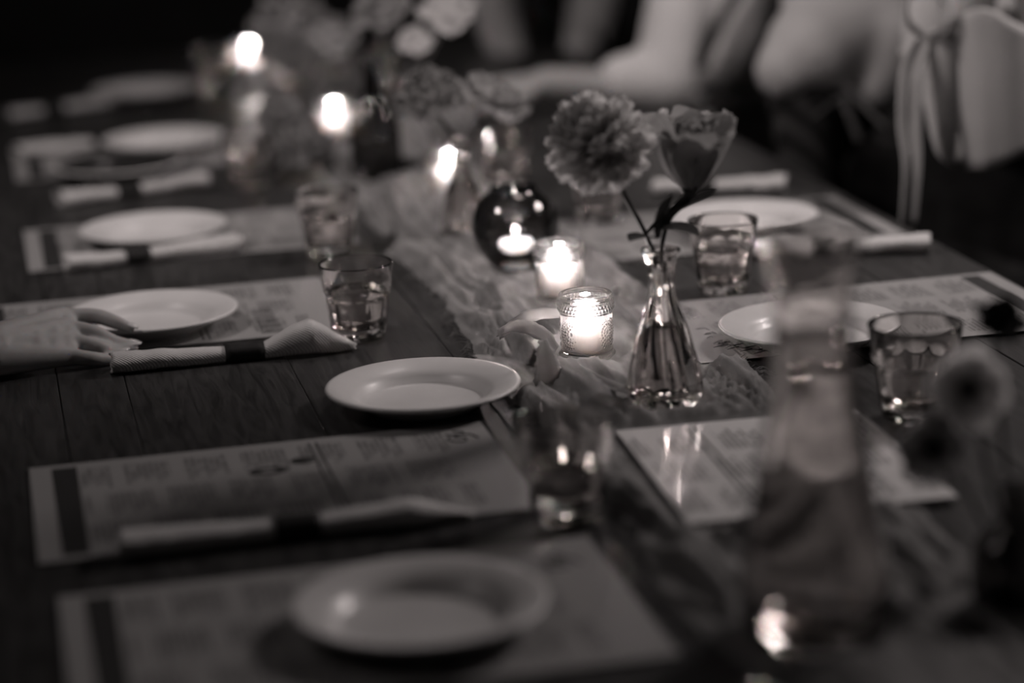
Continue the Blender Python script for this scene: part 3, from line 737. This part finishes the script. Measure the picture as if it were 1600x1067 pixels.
# blurred blooms behind
vb3 = (-.204, 3.822, TOP+.05)
for i, (h, lab, R) in enumerate([((-0.185, 3.900, 1.004), 'blurred pale ruffled bloom at the top, left of the dark bottle group', .05), ((-0.134, 3.850, 0.959), 'small pale blurred bloom just above the dusky ruffled bloom', .03), ((-0.080, 3.900, 0.997), 'blurred pale ruffled bloom at the top, right of the dark bottle group', .047)]):
    flower('pale_bloom', lab, 'flower', vb3, h, (.1*(i-1), -.5, .8), ruffle_rings(R), 'petal_pale' if i != 0 else 'petal_mid', .0026, None, seed=5+i, group='blooms in the dark bottle')
flower('pale_bloom', 'blurred pale bloom between the stems of the ruffled pair', 'flower', (-.1, 3.9, TOP+.01), (-0.088, 3.850, 0.828), (.1, -.7, .6), ruffle_rings(.045), 'petal_mid', .0026, None, seed=9)
flower('dahlia', 'big blurred dahlia at the top behind the far candles', 'flower', (-.392, 4.5, TOP+.02), (-0.386, 4.500, 0.900), (.1, -.5, .8), dahlia_rings(.075), 'petal_mid', .003, None, seed=10, calyx=.013)
vb4 = (-.36, 3.98, TOP+.02)
for i, (h, ax, R) in enumerate([((-0.364, 3.950, 0.829), (-.2, -.6, .6), .045), ((-0.320, 3.900, 0.791), (.2, -.7, .5), .045), ((-0.379, 3.900, 0.775), (-.5, -.6, .3), .04), ((-0.302, 4.400, 0.904), (.1, -.6, .7), .045), ((-0.443, 4.300, 0.832), (-.3, -.5, .7), .04)]):
    lab = ['blurred low bloom above its bottle, left of the far votive', 'blurred low bloom drooping right in front of the far votive', 'blurred low bloom drooping left beside the glinting tumbler', 'blurred bloom right of the big far dahlia', 'blurred bloom below the farthest candle disc'][i]
    flower('low_bloom', lab, 'flower', vb4 if i < 3 else (-.392, 4.5, TOP+.02), h, ax, ruffle_rings(R), 'petal_mid', .0024, None, seed=20+i)
# near right: two anemones with dark centres
an_rings = lambda R: [(7, R, R*.85, 6, 24, .25, R*.04, 2, 0, R*.08), (6, R*.9, R*.8, 18, 40, .25, R*.04, 2, .002, R*.08)]
flower('anemone', 'pale blurred anemone with dark centre facing the camera, upper of two', 'flower', (.40, 1.84, TOP+.02), (0.379, 1.940, 0.907), (-.1, -.95, .2), an_rings(.036), 'petal_pale', .0024, None, centre=(.0065, 'petal_black'), seed=31, calyx=.008)
flower('anemone', 'pale blurred anemone drooping below the upper one, dark centre half hidden', 'flower', (.40, 1.84, TOP+.02), (0.350, 1.930, 0.860), (-.5, -.8, .1), an_rings(.03), 'petal_mid', .0024, None, centre=(.008, 'petal_black'), seed=32, calyx=.008)
flower('dark_bloom', 'dark glossy bloom at the right edge above the anemones', 'flower', (.40, 1.84, TOP+.02), (0.417, 2.000, 0.947), (.3, -.5, .8), ruffle_rings(.024), 'petal_black', .0024, None, seed=33, calyx=.008)

# ------------------------------------------------------------------ the people
def limb(*a): return [(Vector(p), r) for p, r in a]
def head_parts(t, c, face, hair_long=False):
    """head with face; returns chains for the body surface"""
    c = Vector(c); f = Vector(face).normalized(); up_ = Vector((0, 0, 1)); s_ = f.cross(up_).normalized()
    balls = [(c, .098, (.82, .82, 1.1)), (c-up_*.05+f*.025, .065, (.9, .9, 1.0))]
    chains = [limb((c+f*.078+up_*.012, .008), (c+f*.092-up_*.026, .0115)), limb((c+s_*.082, .014), (c+s_*.084-up_*.03, .012)), limb((c-s_*.082, .014), (c-s_*.084-up_*.03, .012)),
              limb((c+f*.082-up_*.065+s_*.02, .008), (c+f*.09-up_*.065, .009), (c+f*.082-up_*.065-s_*.02, .008))]
    eyes = MB(); eyes.ball(c+f*.0655+s_*.029+up_*.004, .0105).ball(c+f*.0655-s_*.029+up_*.004, .0105)
    obj('eyes', eyes.mesh('eyes'), 'ceramic', t)
    hc = limb((c-f*.02+up_*.05, .09), (c-f*.045, .088))
    hs = [hc]
    if hair_long: hs += [limb((c-f*.06, .075), (c-f*.075-up_*.12, .065), (c-f*.06-up_*.25, .04)), limb((c+s_*.06-f*.01, .04), (c+s_*.08-f*.03-up_*.15, .035)), limb((c-s_*.06-f*.01, .04), (c-s_*.08-f*.03-up_*.15, .035))]
    blob('hair', hs, .01, 'dark_hair', t)
    return chains, balls
def seat(label, v, u, h=.415):
    t = thing('stool', label, 'stool', W(v, u, 0), TA)
    obj('stool_seat', MB().box(-.18, .18, -.17, .17, h-.04, h, .008).mesh('stool_seat', False), 'black_wood', t)
    for x in (-.15, .15):
        for y in (-.14, .14): obj('leg', MB().box(x-.018, x+.018, y-.018, y+.018, 0, h-.04, .003).mesh('leg', False), 'black_wood', t)
def seated_lower(v, u, d=-1):
    """hips and legs of someone on a stool facing across the table"""
    hp = W(v, u, .55); ks = []
    for s_ in (-.1, .1):
        hip = W(v, u+s_*.9, .54); knee = W(v+d*.40, u+s_, .53); ank = W(v+d*.36, u+s_, .09); toe = W(v+d*.50, u+s_, .04)
        ks.append(limb((hip, .088), (knee, .062), (ank, .042))); ks.append(limb((ank-Vector((0, 0, .03)), .04), (toe, .034)))
    return ks
def five_fingers(wrist, dirv, side, nrm, s=1.0, curl=.5):
    """palm and five fingers as chains"""
    w = Vector(wrist); d = Vector(dirv).normalized(); sd = Vector(side).normalized(); n = Vector(nrm).normalized(); ch = []
    for i, (off, l) in enumerate(((.03, .068), (.01, .076), (-.01, .07), (-.029, .055))):
        m_ = w+d*.085*s+sd*off*s; ch.append(limb((w+d*.015+sd*off*.6*s, .014*s), (m_, .0115*s)))
        p1 = m_+(d*math.cos(curl*.5)-n*math.sin(curl*.5))*l*.45*s; p2 = p1+(d*math.cos(curl*1.2)-n*math.sin(curl*1.2))*l*.32*s; p3 = p2+(d*math.cos(curl*1.7)-n*math.sin(curl*1.7))*l*.25*s
        ch.append(limb((m_, .0098*s), (p1, .0088*s), (p2, .008*s), (p3, .0066*s)))
    a = w+d*.025*s+sd*.022*s; b_ = a+(d*.6+sd*.7-n*.2).normalized()*.04*s; ch.append(limb((a, .014*s), (b_, .0105*s), (b_+(d*.9+sd*.25-n*.2).normalized()*.03*s, .009*s), (b_+(d*1-n*.2).normalized()*.052*s, .007*s)))
    return ch

def person(label, v, u, chest, neck_top, face, arms, top_mat, top_extra=(), bottom='black_wood', hair_long=False, sleeve=1.0, torso_r=(.15, .145, .12), name='person'):
    base = W(v, u, 0); t = thing(name, label, 'person', (0, 0, 0), 0)
    t.location = base
    def loc(chains): return [[(Vector(p)-base, r) for p, r in c] for c in chains]
    pel = W(v, u, .56); ch = Vector(chest); nk = Vector(neck_top)
    hd = nk+Vector((0, 0, .1))
    t_empty = t
    hch, hb = head_parts_local(t, hd-base, face, hair_long)
    skin = loc([limb((pel, .11), (ch, .12), (ch+Vector((0, 0, .13)), .09)), limb((ch+Vector((0, 0, .12)), .06), (nk, .05))])+hch
    cloth = loc([limb((pel, torso_r[0]), ((pel+ch)/2, torso_r[1]), (ch, torso_r[1]), (ch+Vector((0, 0, .12)), torso_r[2]))])
    for a in arms:
        sh, el, wr, hands = a['sh'], a['el'], a['wr'], a['hand']
        skin += loc([limb((sh, .05), (el, .042), (wr, .027))]+hands)
        r0, r1 = a.get('r', (.065, .058)); cover = a.get('cover', 1.0)
        cl = [limb((sh, r0), (el, r1))]
        if cover > 1:
            e = Vector(el).lerp(Vector(wr), cover-1); cl.append(limb((el, r1), (e, r1*.82)))
        else: cl = [limb((sh, r0), (Vector(sh).lerp(Vector(el), cover), r1))]
        cloth += loc(cl)
        cloth += loc([limb((ch+Vector((0, 0, .1)), .09), (sh, r0))])
    blob('body', skin, .008, 'skin', t, balls=hb)
    blob('top_garment', cloth+[[(Vector(p)-base, r) for p, r in c] for c in top_extra], .011, top_mat, t)
    blob('trousers', loc(seated_lower(v, u)+[limb((pel+Vector((0, 0, .06)), .14), (pel-Vector((0, 0, .02)), .13))]), .014, 'black_wool', t)
    return t, base
def head_parts_local(t, c, face, hair_long): return head_parts(t, c, face, hair_long)

FACE = (W(-1, 0, 0)-W(0, 0, 0))
# A: man reaching across
S = 'sh'
wrA = Vector((0.079, 4.400, 0.808)); 
tA, bA = person('person in a white rolled-sleeve shirt and dark braces reaching an arm over the table', 1.42, 4.60, (0.485, 4.720, 0.952), (0.465, 4.680, 1.139), FACE,
    [dict(sh=(0.352, 4.500, 1.005), el=(0.305, 4.450, 0.794), wr=wrA, hand=five_fingers(wrA, (-1, -.2, -.1), (0, -.9, -.3), (0, -.3, 1), 1.0, .6), r=(.06, .062), cover=1.36),
     dict(sh=(0.588, 4.850, 0.959), el=(0.585, 4.700, 0.738), wr=(0.404, 4.500, 0.740), hand=five_fingers((0.404, 4.500, 0.740), (-1, -.1, -.1), (0, .9, -.3), (0, -.3, 1), 1.0, .6), r=(.07, .06), cover=1.2)],
    'white_cotton', torso_r=(.125, .13, .11), top_extra=[limb(((0.453, 4.520, 0.998), .08), ((0.441, 4.510, 0.881), .075), ((0.393, 4.500, 0.806), .055))])
stp = [Vector(p)-bA for p in ((0.471, 4.410, 1.009), (0.430, 4.410, 0.941), (0.394, 4.410, 0.878), (0.363, 4.420, 0.816))]
ribbon('brace_strap', stp, (1, .1, .1), .027, 'grey_strap', tA, thick=.004)
# B: farther person in a dark waistcoat
wB1 = Vector((0.032, 5.200, 0.714)); wB2 = Vector((0.171, 5.200, 0.722))
tB, bB = person('blurred far person in a dark waistcoat with pale sleeves beyond the reaching arm', 1.42, 5.45, (0.140, 5.750, 0.962), (0.144, 5.700, 1.114), FACE,
    [dict(sh=(-0.024, 5.500, 1.006), el=(-0.004, 5.400, 0.816), wr=wB1, hand=five_fingers(wB1, (-.3, -.8, -.4), (-1, .3, 0), (0, -.4, 1)), r=(.06, .055), cover=1.8),
     dict(sh=(0.274, 5.700, 0.976), el=(0.215, 5.500, 0.809), wr=wB2, hand=five_fingers(wB2, (-.3, -.8, -.4), (1, .3, 0), (0, -.4, 1)), r=(.06, .055), cover=1.8)],
    'cream_satin', torso_r=(.1, .1, .1))
blob('waistcoat', [[(Vector(p)-bB, r) for p, r in c] for c in [limb((W(1.42, 5.45, .5), .14), (W(1.42, 5.45, .75), .135), ((0.140, 5.750, 0.948), .12))]], .014, 'black_wool', tB)
# C: seated person with pale sleeves, ribbed dark dress
wC = W(1.34, 3.80, .64)
tC, bC = person('person in a ribbed dark top with one wide pale sleeve, beside the hanging bow ribbon', 1.56, 4.03, (0.699, 4.350, 0.982), (0.697, 4.300, 1.155), FACE,
    [dict(sh=(0.669, 4.100, 0.945), el=(0.496, 3.980, 0.891), wr=wC, hand=five_fingers(wC, (.5, -.2, -.8), (0, -1, 0), (-.6, -.3, .5), .9, .4), r=(.055, .064), cover=1.95),
     dict(sh=(0.800, 4.500, 0.914), el=(0.771, 4.400, 0.751), wr=tuple(W(1.34, 3.95, .64)), hand=five_fingers(W(1.34, 3.95, .64), (-1, -.1, -.1), (0, .9, -.3), (0, -.3, 1), .9), r=(.055, .062), cover=1.95)],
    'ribbed_wool', hair_long=True, torso_r=(.125, .13, .1), top_extra=[limb(((0.536, 4.050, 0.773), .08), ((0.605, 4.150, 0.831), .09))])
blob('puff_sleeve', [[(Vector(p)-bC, r) for p, r in c] for c in [limb(((0.672, 4.080, 0.953), .085), ((0.587, 4.020, 0.921), .088), ((0.508, 3.970, 0.905), .082), ((0.467, 3.950, 0.880), .052)), limb(((0.648, 4.000, 0.916), .07), ((0.621, 3.980, 0.850), .055)), limb(((0.549, 4.050, 0.978), .08), ((0.602, 4.050, 0.954), .08))]], .01, 'cream_satin', tC, sm=8)
ribbon('sash', [Vector(p)-bC for p in ((0.551, 3.920, 0.870), (0.584, 3.900, 0.827), (0.623, 3.880, 0.787))], (.2, .1, 1), .008, 'grey_linen', tC, thick=.003)
ribbon('sash', [Vector(p)-bC for p in ((0.506, 3.900, 0.804), (0.553, 3.900, 0.839), (0.560, 3.900, 0.823), (0.584, 3.900, 0.759))], (1, .1, .3), .012, 'grey_linen', tC, thick=.003)
# D: pale fluttering blouse with a bow
wD = Vector((0.685, 3.300, 0.793))
tD, bD = person('person in a pale flutter-sleeved blouse with a hanging bow ribbon at the right edge', 1.60, 3.58, (0.797, 3.850, 0.970), (0.789, 3.820, 1.144), FACE,
    [dict(sh=(0.658, 3.620, 0.985), el=(0.669, 3.600, 0.881), wr=(0.720, 3.550, 1.094), hand=five_fingers((0.720, 3.550, 1.094), (.3, .2, .9), (1, 0, 0), (-.2, -.9, .2), .9), r=(.055, .06), cover=.5),
     dict(sh=(0.845, 3.700, 0.966), el=(0.848, 3.620, 0.860), wr=(0.771, 3.550, 1.101), hand=five_fingers((0.771, 3.550, 1.101), (-.3, .2, .9), (-1, 0, 0), (-.2, -.9, .2), .9), r=(.055, .06), cover=.5)],
    'cream_satin', hair_long=True, torso_r=(.1, .115, .1))
blob('skirt', [[(Vector(p)-bD, r) for p, r in c] for c in [limb((W(1.6, 3.58, .52), .165), (W(1.59, 3.58, .72), .165), (W(1.58, 3.58, .84), .155))]], .014, 'black_wool', tD)
def flutter(pts_top, pts_bot, nfold, amp, name, seed):
    """a hanging sleeve: folds deepen towards the hem"""
    N, K = 14, 40; V = []; F = []; T = catmull(pts_top, 10); B = catmull(pts_bot, 10); V = []
    for i in range(N):
        t = i/(N-1)
        for k in range(K):
            f = k/(K-1); g_ = f*(len(T)-1); j = min(int(g_), len(T)-2); a = T[j].lerp(T[j+1], g_-j); c = B[j].lerp(B[j+1], g_-j)
            p = a.lerp(c, t)+Vector((0, -1, .2))*(amp*(t**.7)*(math.sin(f*nfold*2*PI+seed)+.2*math.sin(f*nfold*4.3*PI+seed*2)))+Vector((0, -1, 0))*.022*math.sin(f*PI)*(1-.3*t)
            V.append(p-bD)
    for i in range(N-1):
        for k in range(K-1): F.append([i*K+k, i*K+k+1, (i+1)*K+k+1, (i+1)*K+k])
    o = obj(name, mesh_from(name, V, F), 'cream_satin', tD); s_ = o.modifiers.new('t', 'SOLIDIFY'); s_.thickness = .003
flutter(((0.581, 3.500, 0.971), (0.612, 3.440, 1.001), (0.658, 3.440, 0.989), (0.697, 3.500, 0.961)), ((0.615, 3.500, 0.899), (0.623, 3.440, 0.829), (0.649, 3.440, 0.808), (0.681, 3.500, 0.811)), 1.0, .005, 'flutter_sleeve', .6)
flutter(((0.628, 3.430, 1.010), (0.679, 3.410, 1.038), (0.742, 3.410, 1.008), (0.818, 3.460, 0.980)), ((0.667, 3.430, 0.802), (0.694, 3.410, 0.810), (0.744, 3.410, 0.826), (0.839, 3.460, 0.839)), 1.0, .005, 'flutter_sleeve', 2.2)
ribbon('bow_tail', [Vector(p)-bD for p in ((0.604, 3.420, 0.996), (0.582, 3.400, 0.953), (0.576, 3.390, 0.881), (0.578, 3.380, 0.819), (0.572, 3.380, 0.733))], (1, .1, .1), [.03, .036, .034, .026, .022], 'cream_satin', tD, cup=.008, thick=.003)
for q in (((0.604, 3.420, 0.999), (0.578, 3.410, 1.019), (0.579, 3.410, 1.060), (0.608, 3.410, 1.072), (0.623, 3.410, 1.040), (0.602, 3.400, 1.004)), ((0.606, 3.420, 0.999), (0.634, 3.410, 1.008), (0.641, 3.410, 1.048), (0.631, 3.420, 1.075))):
    ribbon('bow_loop', [Vector(p)-bD for p in q], (.3, 1, .2), .03, 'cream_satin', tD, thick=.003)
for v, u, l in ((1.44, 4.60, 'black stool under the person with braces'), (1.44, 5.45, 'black stool under the far person in a waistcoat'), (1.58, 4.03, 'black stool under the person with the wide pale sleeve'), (1.62, 3.58, 'black stool under the person with the bow ribbon'), (-.52, 2.68, 'black stool under the person resting a hand on the table')): seat(l, v, u)

# E: the person at the left, resting a hand beside the plate
HS = 1.0
mi, mm_, mr, mpk = Vector((-0.532, 2.800, 0.793)), Vector((-0.524, 2.775, 0.786)), Vector((-0.519, 2.748, 0.777)), Vector((-0.518, 2.722, 0.766))
wr = Vector((-0.596, 2.700, 0.778))
fingers = [
    limb((mi, .0108), ((-0.495, 2.800, 0.793), .0098), ((-0.470, 2.790, 0.787), .0088), ((-0.452, 2.785, 0.780), .0066)),
    limb((mm_, .0112), ((-0.491, 2.765, 0.781), .0098), ((-0.469, 2.765, 0.769), .0088), ((-0.451, 2.770, 0.764), .0066)),
    limb((mr, .0108), ((-0.489, 2.745, 0.771), .0096), ((-0.466, 2.755, 0.760), .0086), ((-0.447, 2.765, 0.761), .0066)),
    limb((mpk, .0102), ((-0.492, 2.722, 0.762), .0088), ((-0.472, 2.733, 0.757), .0078), ((-0.457, 2.745, 0.759), .006)),
    limb(((-0.584, 2.820, 0.771), .014), ((-0.554, 2.850, 0.769), .0115), ((-0.529, 2.860, 0.768), .0098), ((-0.509, 2.860, 0.766), .0075))]
palm = [limb((wr+Vector((0, .012, .008)), .026), (mi, .0135)), limb((wr+Vector((0, .004, .004)), .026), (mm_, .0135)), limb((wr, .025), (mr, .0135)), limb((wr+Vector((0, -.008, -.003)), .022), (mpk, .0125)),
        limb((mi, .0125), (mm_, .0125), (mr, .0122), (mpk, .0115)), limb((wr.lerp(mi, .55), .019), (wr.lerp(mr, .55), .0195), (wr.lerp(mpk, .55), .017)), limb((wr.lerp(mi, .8), .0155), (wr.lerp(mm_, .8), .016), (wr.lerp(mr, .8), .016), (wr.lerp(mpk, .8), .0145))]
elE = Vector((-1.02, 2.50, .80)); shE = W(-.36, 2.86, 1.12)
baseE = W(-.5, 2.68, 0)
tE = thing('person', 'person at the left edge resting a bare hand with pale nails beside a plate', 'person', baseE, 0)
def lE(cs): return [[(Vector(p)-baseE, r) for p, r in c] for c in cs]
blob('hand_and_forearm', lE(fingers+palm+[limb((wr, .027), (wr.lerp(elE, .35), .033), (wr.lerp(elE, .75), .041), (elE, .043))]), .0023, 'skin', tE, sm=11)
for tip, back in ((fingers[0][3][0], fingers[0][2][0]), (fingers[1][3][0], fingers[1][2][0]), (fingers[2][3][0], fingers[2][2][0]), (fingers[3][3][0], fingers[3][2][0])):
    d = (tip-back).normalized(); q = d.to_track_quat('X', 'Z').to_matrix().to_4x4()
    nm = MB().ball((0, 0, 0), .0058, (1.5, .78, .32), 3)
    n_ = obj('fingernail', nm.mesh('fingernail'), 'nail', tE); nl = q.to_3x3() @ Vector((0, -.12, 1)).normalized()
    n_.matrix_local = Matrix.Translation(tip-baseE+d*.0022+nl*.0048) @ q @ Matrix.Rotation(.15, 4, 'X')
hch, hb = head_parts(tE, W(-.42, 2.72, 1.42)-baseE, -FACE, True)
shE2 = W(-.42, 2.46, 1.12)
blob('body', lE([limb((W(-.5, 2.68, .55), .11), (W(-.42, 2.68, 1.0), .11), (W(-.42, 2.7, 1.15), .08)), limb((W(-.42, 2.7, 1.15), .055), (W(-.42, 2.72, 1.32), .05)), limb((shE, .05), (elE, .043)), limb((shE2, .05), (W(-.36, 2.4, .85), .042), (W(-.28, 2.55, .64), .03))]+five_fingers(W(-.28, 2.55, .64), (.8, .5, -.1), (0, 1, 0), (0, 0, 1)))+hch, .009, 'skin', tE, balls=hb)
blob('top_garment', lE([limb((W(-.5, 2.68, .5), .13), (W(-.42, 2.68, .95), .13), (W(-.42, 2.69, 1.12), .1)), limb((W(-.42, 2.69, 1.1), .085), (shE, .065), (shE.lerp(elE, .5), .058)), limb((W(-.42, 2.69, 1.1), .085), (shE2, .065), (shE2.lerp(W(-.36, 2.4, .85), .5), .058))]), .012, 'black_wool', tE)
blob('trousers', lE(seated_lower(-.5, 2.68, 1)+[limb((W(-.5, 2.68, .62), .14), (W(-.5, 2.68, .54), .13))]), .014, 'black_wool', tE)
